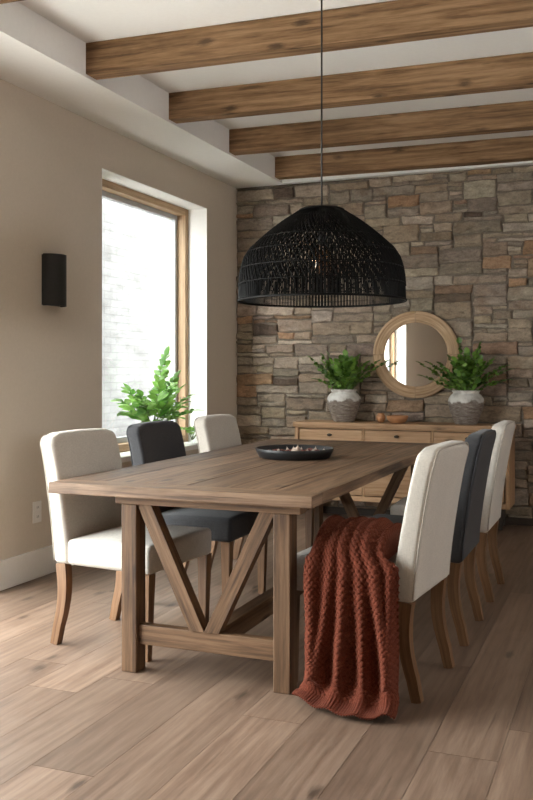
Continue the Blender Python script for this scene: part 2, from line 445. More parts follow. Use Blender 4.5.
for k in range(-3, 5):
    y = [3.27, 4.37, 5.365, 6.35, 7.32][k] if k >= 0 else 3.27+k*1.04
    b = MB(); n = 60; 
    b.box((.0, 0, 2.922), (RX-SX-.02, .118, ZC-.0005), 0, .006, Matrix.Translation((SX-.004, y, 0)) @ Matrix.Rotation(R(2.2), 4, 'Z'))
    lab = 'rough oak ceiling beam, ' + (names[k] if k >= 0 else 'behind the camera')
    tag(b.build('ceiling_beam', M['beam'], auto=40), lab, 'ceiling beam', 'oak ceiling beams', 'structure')
f = MB(); f.box((WX+.0005, W2[1]+.02, 0.0005), (WX+.02, BY-.03, .168), 1, .004)
tag(f.build('baseboard_left', M['trim']), 'tall white baseboard under the taupe wall', None, None, 'structure')
# stone wall
f = MB(); f.box((WX-.3, BY-.010, -.02), (RX+.3, BY+.36, 3.3), 0, 0)
sw = tag(f.build('wall_back', M['mortar']), 'irregular coursed stone wall in tan, grey and rust', None, None, 'structure')
def stones():
    ch, cw = .037, .040; X1 = 1.0
    nx, nz = int((X1-WX)/cw)+1, int(2.905/ch)+1
    occ = np.zeros((nz, nx), bool); lst = []; rnd = random.Random(11)
    for j in range(nz):
        for i in range(nx):
            if occ[j, i]: continue
            h = rnd.choices([1, 2, 3, 4], [.20, .40, .30, .10])[0]; ww = rnd.randint(3, 10)
            if h == 1: ww = rnd.randint(4, 8)
            w2 = 0
            while w2 < ww and i+w2 < nx and not occ[j, i+w2]: w2 += 1
            rest = 0
            while i+w2+rest < nx and not occ[j, i+w2+rest]: rest += 1
            if rest and rest < 3: w2 += rest
            h2 = 0; h = max(1, min(h, int(w2*.62)))
            while h2 < h and j+h2 < nz and not occ[j+h2, i:i+w2].any(): h2 += 1
            occ[j:j+h2, i:i+w2] = True
            lst.append((WX+i*cw, WX+(i+w2)*cw, j*ch, (j+h2)*ch))
    V = []; F = []; C = []
    pal = [((.30,.235,.175), 26), ((.34,.275,.21), 26), ((.285,.235,.185), 20), ((.25,.205,.165), 12), ((.25,.165,.11), 7), ((.35,.22,.13), 5), ((.11,.08,.06), 4), ((.42,.36,.29), 14), ((.31,.265,.22), 10)]
    g = .0028
    for (a, b, c, d) in lst:
        if d > 2.90: d = 2.90
        if d-c < .012: continue
        nxs = max(6, int((b-a)/.017)+3); nzs = max(6, int((d-c)/.014)+3)
        jit = [(rnd.uniform(-.010,.010), rnd.uniform(-.009,.009)) for _ in range(4)]
        dep = rnd.uniform(.022, .042); tx, tz = rnd.uniform(-.012,.012), rnd.uniform(-.01,.01)
        base, _ = rnd.choices(pal, [p[1] for p in pal])[0], 0
        sc = rnd.uniform(.92, 1.38); col = tuple(min(1, (x*.88+m_*.12)*sc*rnd.uniform(.97,1.03)) for x, m_ in zip(base[0], (.29,.235,.18)))
        ea, eb = .006/(b-a), .006/(d-c)
        ua = [0, ea]+[ea*2.2+(1-4.4*ea)*q/(nxs-4) for q in range(nxs-3)]+[1-ea, 1]
        va = [0, eb]+[eb*2.2+(1-4.4*eb)*q/(nzs-4) for q in range(nzs-3)]+[1-eb, 1]
        off = len(V); ph = [rnd.uniform(0, 6.28) for _ in range(6)]
        for jz in range(nzs+1):
            for ix in range(nxs+1):
                u, v = ua[ix], va[jz]
                jx = (jit[0][0]*(1-u)*(1-v)+jit[1][0]*u*(1-v)+jit[2][0]*(1-u)*v+jit[3][0]*u*v)
                jzz = (jit[0][1]*(1-u)*(1-v)+jit[1][1]*u*(1-v)+jit[2][1]*(1-u)*v+jit[3][1]*u*v)
                x = a+g+(b-a-2*g)*u; z = c+g+(d-c-2*g)*v
                x += jx+.003*math.sin(z*60+ph[0]); z += jzz+.003*math.sin(x*38+ph[1])
                e = min(min(u, 1-u)*(b-a), min(v, 1-v)*(d-c)); s = min(1, e/.0075); s = math.sqrt(max(0, 1-(1-s)**2))
                yy = dep*(.15+.85*s)+s*(tx*(u-.5)+tz*(v-.5)+.004*math.sin(x*47+ph[2])*math.sin(z*61+ph[3])+rnd.uniform(-.0032,.0032))
                if e <= 0: yy = -.004
                V.append((min(max(x, WX+.001), X1+.05), BY-yy, min(max(z, .001), 2.904)))
        for jz in range(nzs):
            for ix in range(nxs):
                q = off+jz*(nxs+1)+ix
                F.append((q, q+1, q+nxs+2, q+nxs+1)); C.append(col)
    me = bpy.data.meshes.new('stone_facing'); me.from_pydata(V, [], F)
    ca = me.color_attributes.new('stonecol', 'FLOAT_COLOR', 'CORNER')
    arr = np.ones((len(F), 4, 4), np.float32); arr[:, :, :3] = np.array(C, np.float32)[:, None, :]
    ca.data.foreach_set('color', arr.ravel()); me.materials.append(M['stone'])
    me.polygons.foreach_set('use_smooth', np.ones(len(F), bool)); me.update()
    o = bpy.data.objects.new('stone_facing', me); COL.objects.link(o); o.parent = sw
stones()
f = MB(); f.box((WX+.02, BY-.062, .0005), (RX-.001, BY-.046, .06), 0, .003)
tag(f.build('baseboard_back', M['dark']), 'low dark baseboard along the foot of the stone wall', None, None, 'structure')

# ------------------------------------------------------------------ windows and outdoors
def make_window(name, y0, y1, z0, z1, label, sill=True):
    r = bpy.data.objects.new(name, None); COL.objects.link(r); r.location = (WX, (y0+y1)/2, z0); tag(r, label, None, None, 'structure')
    def loc(o): o.location = (-r.location.x, -r.location.y, -r.location.z); return o
    xo, xi = WX-.30, WX-.175; wd = .058
    f = MB(); f.box((xo, y0, z0+.02), (xi, y0+wd, z1)); f.box((xo, y1-wd, z0+.02), (xi, y1, z1))
    f.box((xo, y0+wd, z1-wd), (xi, y1-wd, z1)); f.box((xo, y0+wd, z0+.02), (xi, y1-wd, z0+.02+wd))
    loc(f.build('window_frame', M['oakframe'], r, auto=40))
    f = MB(); s = .042; a, b, c, d = y0+wd, y1-wd, z0+.02+wd, z1-wd; x0, x1 = xo+.005, xo+.05
    f.box((x0, a, c), (x1, a+s, d)); f.box((x0, b-s, c), (x1, b, d)); f.box((x0, a+s, d-s), (x1, b-s, d)); f.box((x0, a+s, c), (x1, b-s, c+s))
    loc(f.build('glazing_bead', M['spacer'], r, auto=40))
    f = MB(); f.box((xo+.02, a+s-.005, c+s-.005), (xo+.026, b-s+.005, d-s+.005), None, 0); loc(f.build('window_pane', M['glass'], r))
    f = MB(); t = .004; xr = xi+.001   # plaster reveal lining
    f.box((xr, y0+.0005, z0), (WX-.0005, y0+t, z1-.0005), 2, 0); f.box((xr, y1-t, z0), (WX-.0005, y1-.0005, z1-.0005), 2, 0); f.box((xr, y0+t, z1-t), (WX-.0005, y1-t, z1-.0005), 1, 0)
    loc(f.build('window_reveal', M['white'], r))
    if sill:
        f = MB(); f.box((xi-.01, y0+.001, z0-.019), (WX+.028, y1-.001, z0+.02), 1, .004); loc(f.build('window_sill', M['trim'], r, auto=40))
make_window('window_1', *W1, 'tall oak framed window in the taupe wall, looking onto whitewashed brick')
make_window('window_2', *W2, 'tall oak framed window nearer the camera, seen only in the round mirror', False)
f = MB()
def ext(x, y0, y1, z1):
    vs = [(x,y0,-.5),(x,y1,-.5),(x,y1,z1),(x,y0,z1),(x-.25,y0,-.5),(x-.25,y1,-.5),(x-.25,y1,z1),(x-.25,y0,z1)]
    fs = [(0,1,2,3),(3,2,6,7),(1,5,6,2),(4,0,3,7)]
    uv = [[(vs[i][1]+vs[i][0], vs[i][2]) for i in q] for q in fs]
    f.add(vs, fs, uv, .5)
ext(-4.75, 4.6, 13, 3.4)
tag(f.build('wall_outside', M['brick']), 'whitewashed brick wall outside the window', None, None, 'structure')
f = MB(); f.box((-12, -6, -.3), (WX-.37, 16, -.13), 1, 0); tag(f.build('ground', plain('pale_paving', (.66,.64,.61), .9)), 'pale paving outside the window', None, None, 'structure')

# ------------------------------------------------------------------ dining table
TX0, TX1, TY0, TY1, TZ = -2.28, -1.10, 3.215, 5.85, .775
tc = ((TX0+TX1)/2, (TY0+TY1)/2, 0)
table = thing('dining_table', 'long weathered wooden trestle dining table in the middle of the room', 'table', tc)
def tl(mb, name, mat, label=None):
    o = mb.build(name, mat, table, auto=40, loc=(-tc[0], -tc[1], 0))
    if label: o['label'] = label
    return o
f = MB(); bw = .13; z0 = TZ-.046
f.box((TX0, TY0, z0), (TX1, TY0+bw, TZ), 0, .004); f.box((TX0, TY1-bw, z0), (TX1, TY1, TZ), 0, .004)
nb = 6; pw = (TX1-TX0)/nb
for k in range(nb):
    f.box((TX0+k*pw+.0006, TY0+bw+.0006, z0), (TX0+(k+1)*pw-.0006, TY1-bw-.0006, TZ-random.uniform(0,.0012)), 1, .003)
tl(f, 'tabletop', M['table'])
LX = ((-1.953, -1.882), (-1.277, -1.206))
for (ya, yb) in ((3.265, 3.345), (5.655, 5.735)):
    ym = (ya+yb)/2
    for (xa, xb) in LX:
        f = MB(); f.box((xa, ya, 0.0005), (xb, yb, .694), 2, .004); tl(f, 'leg', M['trestle'])
    f = MB(); f.box((-1.985, ya+.004, .694), (-1.165, yb-.004, z0), 0, .003); tl(f, 'top_crossbeam', M['trestle'])
    f = MB(); f.box((LX[0][1]-.0, ya+.018, .115), (LX[1][0], yb-.018, .197), 0, .004); tl(f, 'bottom_rail', M['trestle'])
    cx = (LX[0][1]+LX[1][0])/2
    for s, lx in ((-1, LX[0][1]), (1, LX[1][0])):
        f = MB(); a = Vector((lx-s*.030, ym, .694)); b = Vector((cx+s*.032, ym, .197))
        d = (b-a).normalized(); w2 = .058
        # parallelogram brace so that both ends sit flat on the beam and the rail
        hw = w2/2/abs(d.z); vs = []
        for (p, z) in ((a, .694), (b, .197)):
            for yy in (ym-.028, ym+.028):
                for q in (-hw, hw): vs.append((p.x+q, yy, z))
        fs = [(0,1,5,4),(3,2,6,7),(2,0,4,6),(1,3,7,5),(1,0,2,3),(4,5,7,6)]
        uv = []; ru = random.uniform(0,30)
        for k, q in enumerate(fs): uv.append([(ru+(Vector(vs[i])-a).dot(d), .2*k+(Vector(vs[i])-a-d*(Vector(vs[i])-a).dot(d)).dot(Vector((1,1,0)))) for i in q])
        f.add(vs, fs, uv); tl(f, 'brace', M['trestle'])
f = MB(); cx = (LX[0][1]+LX[1][0])/2
f.box((cx-.035, 3.345-.018, .105), (cx+.035, 5.655+.018, .19), 1, .004); tl(f, 'stretcher', M['trestle'])
for xa in (-1.96, -1.225):
    f = MB(); f.box((xa, 3.342, .69), (xa+.04, 5.658, z0), 1, .003); tl(f, 'apron_rail', M['trestle'])

# ------------------------------------------------------------------ chairs (front towards local +x)
def make_chair(mat, pipe, label, cat_group):
    r = thing('dining_chair', label, 'chair', (0,0,0), 0, cat_group)
    hw = .252
    def lean(x, y, z):     # the back leans out and bows a little
        t = (z-.372)/.583
        xx = x-.088*max(0, t)**1.4
        thick = (x+.195)/.047
        xx -= .012*t*max(0, thick)         # thinner at the top, taken off the front
        xx -= .012*(1-(y/hw)**2)*(1 if thick > 0 else .5)*min(1, max(0, t*2))
        zz = z+.008*(1-(y/hw)**2)*max(0, t-.8)*5-.026*(max(0, abs(y)-(hw-.075))/.075)**2*min(1, max(0, (z-.84)/.1))
        return (xx, y*(1-.015*t), zz)
    f = MB(); f.rbox((-.2425, -hw, .372), (-.148, hw, .955), .026, (2, 10, 14), 4, lean); f.build('backrest', mat, r, True)
    def crown(x, y, z):
        t = (z-.372)/.118
        k = (1-(y/hw)**2)*(1-((x-.06)/.24)**2 if abs(x-.06) < .24 else 0)
        sp = 1+.05*(x+.165)/.46
        return (x+.006*t*(1-(y/hw)**2), y*sp*(1+.008*math.sin(math.pi*t)), z+.026*k*max(0, t)+.012*max(0, t)*(x+.165)/.46)
    f = MB(); f.rbox((-.165, -hw+.001, .372), (.298, hw-.001, .486), .022, (12, 12, 3), 4, crown); f.build('seat', mat, r, True)
    # seam welts round the rear face of the back
    f = MB(); pts = []
    prof = [(-hw+.006, z) for z in np.linspace(.385, .925, 14)]
    prof += [(-hw+.03-.024*math.cos(a), .925+.024*math.sin(a)) for a in np.linspace(.2, math.pi/2, 5)]
    prof += [(y, .949) for y in np.linspace(-hw+.05, hw-.05, 12)]
    prof += [(hw-.03+.024*math.cos(a), .925+.024*math.sin(a)) for a in np.linspace(math.pi/2, .2, 5)]
    prof += [(hw-.006, z) for z in np.linspace(.925, .385, 14)]
    for (y, z) in prof: pts.append(lean(-.237, y, z))
    f.sweep(pts, .0036, 6, up=(1,0,0)); f.build('piping', pipe, r, True)
    for s in (-1, 1):
        f = MB(); y = s*(hw-.012)
        pts = [(.266-.004*t, y, .374-.3735*t) for t in np.linspace(0, 1, 5)]
        f.sweep(pts, [(.025-.009*t, .025-.009*t) for t in np.linspace(0, 1, 5)], 4, math.pi/4, square=True, up=(1,0,0)); f.build('leg', M['leg'], r)
        f = MB(); y = s*(hw-.03); pts = []; hs = []
        for t in np.linspace(0, 1, 10):
            pts.append((-.205+.012*math.sin(math.pi*min(1,t*1.3))-.043*t**2.2, y, .374-.3735*t)); hs.append((.027-.008*t, .023-.005*t))
        f.sweep(pts, hs, 4, math.pi/4, square=True, up=(1,0,0)); f.build('leg', M['leg'], r)
    return r
G = 'upholstered dining chairs around the table'
cream = make_chair(M['cream'], M['creampipe'], 'cream linen dining chair on the window side, closest to the camera', G)
cream.location = (-2.162, 3.685, 0); cream.rotation_euler.z = R(-5)
char = make_chair(M['charcoal'], M['charpipe'], 'charcoal dining chair on the window side, between two cream chairs', G)
char.location = (-2.165, 4.455, 0)
dup(cream, (-2.165, 5.265, 0), 0, 'cream dining chair on the window side, closest to the stone wall')
dup(cream, (-.962, 3.615, 0), math.pi-R(5), 'cream linen dining chair with the rust knitted throw over its seat')
dup(char, (-.935, 4.37, 0), math.pi, 'charcoal dining chair on the right side of the table, between two cream chairs')
dup(cream, (-.935, 5.20, 0), math.pi, 'cream dining chair on the right side of the table, closest to the sideboard')

# ------------------------------------------------------------------ knitted throw
def throw():
    yE, zS = 3.338, .527                         # edge of the seat, its top
    segs = [(3.80, zS+.006), (3.74, zS+.040), (3.64, zS+.072), (3.53, zS+.080), (3.43, zS+.068), (3.365, zS+.035), (yE-.020, zS-.030), (yE-.032, .41), (yE-.038, .30), (yE-.046, .20), (yE-.062, .11), (yE-.10, .040), (yE-.16, .016), (yE-.245, .010)]
    P = np.array(segs); d = np.r_[0, np.cumsum(np.linalg.norm(np.diff(P, axis=0), axis=1))]
    nv, nu = 620, 330; s = np.linspace(0, d[-1], nv)
    m = np.gradient(P, d, axis=0); C = np.zeros((nv, 2))
    for i, q in enumerate(s):
        k = min(max(np.searchsorted(d, q)-1, 0), len(d)-2); h = d[k+1]-d[k]; t = (q-d[k])/h
        C[i] = (2*t**3-3*t**2+1)*P[k]+(t**3-2*t**2+t)*h*m[k]+(-2*t**3+3*t**2)*P[k+1]+(t**3-t**2)*h*m[k+1]
    Tn = np.gradient(C, s, axis=0); Tn /= np.linalg.norm(Tn, axis=1)[:, None]
    nrm = np.stack([Tn[:, 1], -Tn[:, 0]], 1)      # up on the seat, outwards where it hangs
    if nrm[nv//4, 1] < 0: nrm = -nrm
    sm = lambda x: np.clip(x, 0, 1)**2*(3-2*np.clip(x, 0, 1))
    S1 = s[:, None]; u = np.linspace(0, 1, nu)[None, :]
    sE, sF, sL = d[6], d[11], d[-1]              # over the edge, reaching the floor, the hem
    hang = sm((S1-d[5])/(sF-d[5])); seat = 1-sm((S1-d[5])/(d[7]-d[5])); pool = sm((S1-d[10])/(sL-d[10])); v = S1/sL
    # side outlines (x) : bunched on the seat, drawn in while hanging, spread where it pools
    xl = -1.165+.030*sm((S1-d[6])/.25)-.010*np.sin(v*11)-.062*pool
    xr = -.846+.004*np.sin(v*7)+.058*sm((S1-d[5]-.01)/.09)+.006*hang+.018*pool
    uu = u+.030*np.sin(2*np.pi*(u+v*.6))*np.minimum(1, 4*u*(1-u))
    X = xl+(xr-xl)*uu
    def ridge(c, w, p=1.0):                       # one rounded fold whose centre line wanders with v
        return np.exp(-((u-c)/w)**2)*p
    fold = (ridge(.08+.02*np.sin(v*8), .075, .95)+ridge(.30-.10*hang+.03*np.sin(v*6), .065, .75)+ridge(.47-.06*hang, .060, 1.0)
            +ridge(.62+.02*hang, .055, .85)+ridge(.74+.16*hang, .060, 1.05)+ridge(.93+.02*np.sin(v*9), .05, .7))
    amp = .024+.038*hang-.050*pool
    amp = amp*np.clip(S1/.08, .2, 1)
    fd = fold*amp
    a = u*40; b = S1/.0125
    st = .5-.5*np.cos(np.pi*a)*np.cos(np.pi*b)
    stitch = 1-st**2.2
    rib = .5+.5*np.cos(2*np.pi*u*44)
    hm = sm((S1-(sL-.105))/.012)
    D = fd+(stitch*.0115)*(1-hm)+rib*.0060*hm+.003
    Y = C[:, 0][:, None]+nrm[:, 0][:, None]*D; Z = C[:, 1][:, None]+nrm[:, 1][:, None]*D
    Y = Y+pool**1.2*(.14*np.abs((u-.66)/.66)**2.0)      # the hem is rounded: its corners draw back
    edge = sm(1-np.minimum(u, 1-u)/.10)
    Z = np.where(S1 < d[6], Z+(zS-.002-Z)*edge*seat*.92, Z)
    Y = Y+edge*.016*hang*(1-pool)
    Z = np.maximum(Z, .0065+.004*rib*pool)
    Y = np.where((S1 > d[6]) & (Z > .33), np.minimum(Y, yE-.012), Y)
    V = np.stack([np.broadcast_to(X, Y.shape), Y, Z], 2).reshape(-1, 3)
    i = np.arange(nv-1)[:, None]*nu+np.arange(nu-1)[None, :]
    F = np.stack([i, i+1, i+nu+1, i+nu], 2).reshape(-1, 4)
    me = bpy.data.meshes.new('knitted_throw'); me.vertices.add(len(V)); me.vertices.foreach_set('co', V.astype(np.float32).ravel())
    me.loops.add(F.size); me.loops.foreach_set('vertex_index', F.astype(np.int32).ravel())
    me.polygons.add(len(F)); me.polygons.foreach_set('loop_start', np.arange(0, F.size, 4, dtype=np.int32))
    me.polygons.foreach_set('use_smooth', np.ones(len(F), bool)); me.update(calc_edges=True); me.validate()
    me.materials.append(M['knit'])
    o = bpy.data.objects.new('knitted_throw', me); COL.objects.link(o)
    md = o.modifiers.new('thickness', 'SOLIDIFY'); md.thickness = .005; md.offset = -1
    tag(o, 'rust red chunky knitted throw hanging off a cream chair seat onto the floor', 'throw blanket')
throw()

# ------------------------------------------------------------------ sideboard
BX0, BX1, BYF, BYB = -2.60, -.845, 7.15, 7.51
sb = thing('sideboard', 'long pale oak sideboard with drawers against the stone wall', 'sideboard', ((BX0+BX1)/2, (BYF+BYB)/2, 0))
def sl(mb, name, mat, parent=None, smooth=False, auto=40, label=None):
    o = mb.build(name, mat, parent or sb, smooth, auto)
    if parent is None: o.location = (-sb.location.x, -sb.location.y, 0)
    if label: o['label'] = label
    return o
f = MB(); f.box((BX0-.012, BYF-.015, .775), (BX1+.012, BYB, .815), 0, .004); sl(f, 'countertop', M['oak'])
f = MB()
f.box((BX0, BYF, .175), (BX0+.03, BYB, .775), 2); f.box((BX1-.03, BYF, .175), (BX1, BYB, .775), 2)
f.box((BX0+.03, BYF, .175), (BX1-.03, BYB, .218), 0); f.box((BX0+.03, BYF+.0, .765), (BX1-.03, BYB, .775), 0, 0)
f.box((BX0+.03, BYB-.02, .218), (BX1-.03, BYB, .765), 0, 0)
cw = (BX1-BX0-.06)/3
rows = ((.224, .388), (.398, .572), (.582, .760))
rows = ((.224, .388), (.398, .640), (.650, .760))
for k in (1, 2): f.box((BX0+.03+k*cw-.009, BYF+.003, .218), (BX0+.03+k*cw+.009, BYB-.02, .765), 2, .002)
for zz in (.388, .640): 
    for k in range(3): f.box((BX0+.03+k*cw+.01, BYF+.004, zz), (BX0+.03+(k+1)*cw-.01, BYB-.03, zz+.010), 0, .001)
sl(f, 'carcass', M['oak'])
for k in range(3):
    for (za, zb) in rows:
        xa, xb = BX0+.03+k*cw+.012, BX0+.03+(k+1)*cw-.012
        f = MB(); f.box((xa, BYF-.002, za+.002), (xb, BYF+.30, zb-.002), 0, .003); dr = sl(f, 'drawer', M['oak'])
        xm, zm = (xa+xb)/2, (za+zb)/2+.01
        f = MB()
        f.lathe([(0.0, 0), (.010, 0), (.010, .003), (.004, .005), (.004, .016), (.013, .019), (.0145, .024), (.012, .028), (0, .029)], 16)
        f.v = [(v[0]*1.5, -v[2], v[1]*.85) for v in f.v]
        h = f.build('knob', M['darkmetal'], dr, True); h.location = (xm, BYF-.002, zm)
for (x, y) in ((BX0+.06, BYF+.1), (BX1-.12, BYF+.1), (BX0+.06, BYB-.08), (BX1-.12, BYB-.08)):
    f = MB(); f.box((x, y, .0005), (x+.05, y+.05, .175), 2); sl(f, 'leg', M['dark'], label='short dark recessed leg')

# ------------------------------------------------------------------ mirror
mc = (-1.656, BY-.043, 1.379); RO, RI = .366, .272
mr = thing('round_mirror', 'round mirror with a wide segmented wooden frame on the stone wall', 'mirror', mc)
prof = [(RI-.004, .0), (RI-.004, -.020), (RI+.004, -.027), (RI+.016, -.027), (RI+.020, -.032), (RO-.020, -.036), (RO-.014, -.032), (RO-.004, -.030), (RO, -.022), (RO, .0)]
nseg = 4
for k in range(nseg):
    f = MB(); a0 = math.pi/2+k*2*math.pi/nseg+.012; a1 = a0+2*math.pi/nseg-.024; n = 26; vs = []; fs = []; uv = []; ru = random.uniform(0,20)
    for i in range(n+1):
        a = a0+(a1-a0)*i/n
        for (r_, y_) in prof: vs.append((r_*math.cos(a), y_, r_*math.sin(a)))
    m_ = len(prof)
    for i in range(n):
        for j in range(m_):
            j2 = (j+1) % m_
            fs.append([i*m_+j, i*m_+j2, (i+1)*m_+j2, (i+1)*m_+j])
            L0, L1 = .33*(a1-a0)*i/n+ru, .33*(a1-a0)*(i+1)/n+ru
            uv.append([(L0, prof[j][0]), (L0, prof[j2][0]), (L1, prof[j2][0]), (L1, prof[j][0])])
    fs.append(list(range(m_))); uv.append([(ru, .01*q) for q in range(m_)]); fs.append([n*m_+q for q in range(m_)][::-1]); uv.append([(ru, .01*q) for q in range(m_)])
    f.add(vs, fs, uv); f.build('frame_segment', M['mirrorwood'], mr, True, 30)
for a in range(nseg):
    f = MB(); an = math.pi/2+a*2*math.pi/nseg
    m_ = Matrix.Rotation(-(an-math.pi/2), 4, 'Y')
    f.box((-.0065, -.033, RI), (.0065, -.002, RO-.006), 2, .002, m_, .0); f.build('joint_strip', M['mirrorwood'], mr, False, 30)
f = MB(); f.lathe([(0, 0), (RI+.004, 0.0), (RI+.004, .008), (0, .008)], 96)
f.v = [(v[0], v[2]-.016, v[1]) for v in f.v]; f.build('mirror_glass', M['mirror'], mr, False)
f = MB(); f.lathe([(0, -.006), (RO-.01, -.006), (RO-.01, 0.0), (0, 0.0)], 64)
f.v = [(v[0], v[2]+.008, v[1]) for v in f.v]; f.build('backing_board', M['dark'], mr, False)

# ------------------------------------------------------------------ pendant lamp
PX, PY = -1.408, 4.262
pl = thing('pendant_lamp', 'large black woven rattan pendant lamp hanging over the table', 'pendant lamp', (PX, PY, 0))
kz = .001845
raw = [(57, 75), (66, 80), (107, 108), (132, 127), (157, 148), (192, 180), (208, 205), (215, 228), (219, 250), (222, 285), (223, 318)]
ztop = 2.040
prof = [(r*kz, ztop-(z-75)*kz) for r, z in raw]
pr = np.array(prof); dd = np.r_[0, np.cumsum(np.linalg.norm(np.diff(pr, axis=0), axis=1))]; LT = dd[-1]
def shell(t, th, off=0):
    r = np.interp(t*LT, dd, pr[:, 0])+off; z = np.interp(t*LT, dd, pr[:, 1]); return (r*math.cos(th), r*math.sin(th), z)
f = MB(); nvs = 26
for k in range(150):
    th = 2*math.pi*k/150; f.sweep([shell(t, th) for t in np.linspace(0, 1, nvs)], .0023, 3, cap=False, tint=.5)
for k in range(88):
    th = 2*math.pi*k/88
    for sg, o in ((1, .003), (-1, -.003)):
        f.sweep([shell(t, th+sg*.75*t, o) for t in np.linspace(.10, .88, nvs)], .0030, 3, cap=False, tint=.5)
for k in range(300):
    th = 2*math.pi*(k+.5)/300; f.sweep([shell(t, th, -.004) for t in np.linspace(.60, 1, 9)], .0026, 3, cap=False, tint=.5)
    if k % 2: f.sweep([shell(t, th, .002) for t in np.linspace(0.03, .40, 12)], .0024, 3, cap=False, tint=.5)
f.build('lamp_shade', M['black'], pl, True)
for t, hr in ((0, .006), (.13, .0022), (.42, .0025), (.58, .0025), (.73, .0028), (.86, .0022), (1, .0055)):
    f = MB(); f.sweep([shell(t, a, .002) for a in np.linspace(0, 2*math.pi, 72, endpoint=False)], hr, 6, closed=True); f.build('hoop', M['black'], pl, True)
f = MB(); f.lathe([(0, ztop+.004), (pr[0,0], ztop+.004), (pr[0,0], ztop-.003), (0, ztop-.003)], 48); 
# open spokes at the crown instead of a solid lid
f = MB()
for k in range(12):
    a = 2*math.pi*k/12; f.sweep([(0.012*math.cos(a), .012*math.sin(a), ztop+.004), (pr[0,0]*math.cos(a), pr[0,0]*math.sin(a), ztop)], .0035, 5)
f.build('crown_spokes', M['black'], pl, True)
f = MB(); f.sweep([(0,0,3.085), (0,0,1.93)], .0045, 8); f.build('cord', M['blackmetal'], pl, True)
f = MB(); f.lathe([(0, 3.099), (.03, 3.099), (.03, 3.094), (.025, 3.09), (0, 3.09)], 32); f.build('ceiling_rose', M['blackmetal'], pl, False, 40)
bz = 1.79
f = MB(); f.lathe([(0, 1.945), (.012, 1.943), (.020, 1.93), (.021, 1.875), (.017, 1.868), (0, 1.868)], 24); f.build('socket', M['blackmetal'], pl, True, 40)
f = MB(); f.lathe([(.016, 1.872), (.020, 1.862), (.036, 1.845), (.052, 1.82), (.060, 1.79), (.056, 1.762), (.042, 1.738), (.022, 1.724), (0, 1.720)], 32); bl = f.build('bulb', M['bulb'], pl, True)
f = MB(); f.sweep([(.004,0,1.862), (.005,0,1.83)], .002, 5)
for k in range(6):
    a0 = k*math.pi/3; f.sweep([(.018*math.cos(a0), .018*math.sin(a0), 1.835), (.026*math.cos(a0+.2), .026*math.sin(a0+.2), 1.80), (.018*math.cos(a0+.5), .018*math.sin(a0+.5), 1.755)], .0016, 5)
f.build('filament', M['filament'], bl, True)

# ------------------------------------------------------------------ sconce, outlet
sc = thing('wall_sconce', 'black half cylinder sconce on the taupe wall left of the window', 'wall lamp', (WX, 4.69, 1.80))
f = MB(); n = 24; hh = .158; ro = .092; vs = []; fs = []
for z in (-hh, hh):
    for r_ in (ro, ro-.006):
        for i in range(n+1):
            a = -math.pi/2+math.pi*i/n; vs.append((.012+r_*.95*math.cos(a), r_*math.sin(a), z))
q = n+1
for i in range(n):
    fs += [[i, i+1, 2*q+i+1, 2*q+i], [q+i+1, q+i, 3*q+i, 3*q+i+1], [i+1, i, q+i, q+i+1], [2*q+i, 2*q+i+1, 3*q+i+1, 3*q+i]]
f.add(vs, fs); f.build('sconce_shade', M['blackmetal'], sc, True, 40)
f = MB(); f.box((.0005, -.09, -hh+.004), (.014, .09, hh-.004), 2, .002); f.build('back_plate', M['blackmetal'], sc)
f = MB(); f.lathe([(0, -.06), (.018, -.06), (.022, 0), (.018, .05), (0, .06)], 16, (.05, 0, 0)); f.build('lamp_holder', M['blackmetal'], sc, True)
ot = thing('wall_outlet', 'white wall outlet low on the taupe wall behind the near cream chair', 'outlet', (WX, 4.55, .395))
f = MB(); f.box((.0005, -.042, -.064), (.008, .042, .064), 2, .003); f.build('cover_plate', M['plate'], ot, False, 40)
for s in (-1, 1):
    f = MB(); f.box((.0075, -.020, s*.028-.017), (.0105, .020, s*.028+.017), 2, .002); so = f.build('socket', M['plate'], ot, False, 40)
    f = MB(); f.box((.0102, -.009, s*.028-.006), (.0112, -.006, s*.028+.008), 2, 0); f.box((.0102, .006, s*.028-.006), (.0112, .009, s*.028+.008), 2, 0); f.build('slot', M['slot'], so)

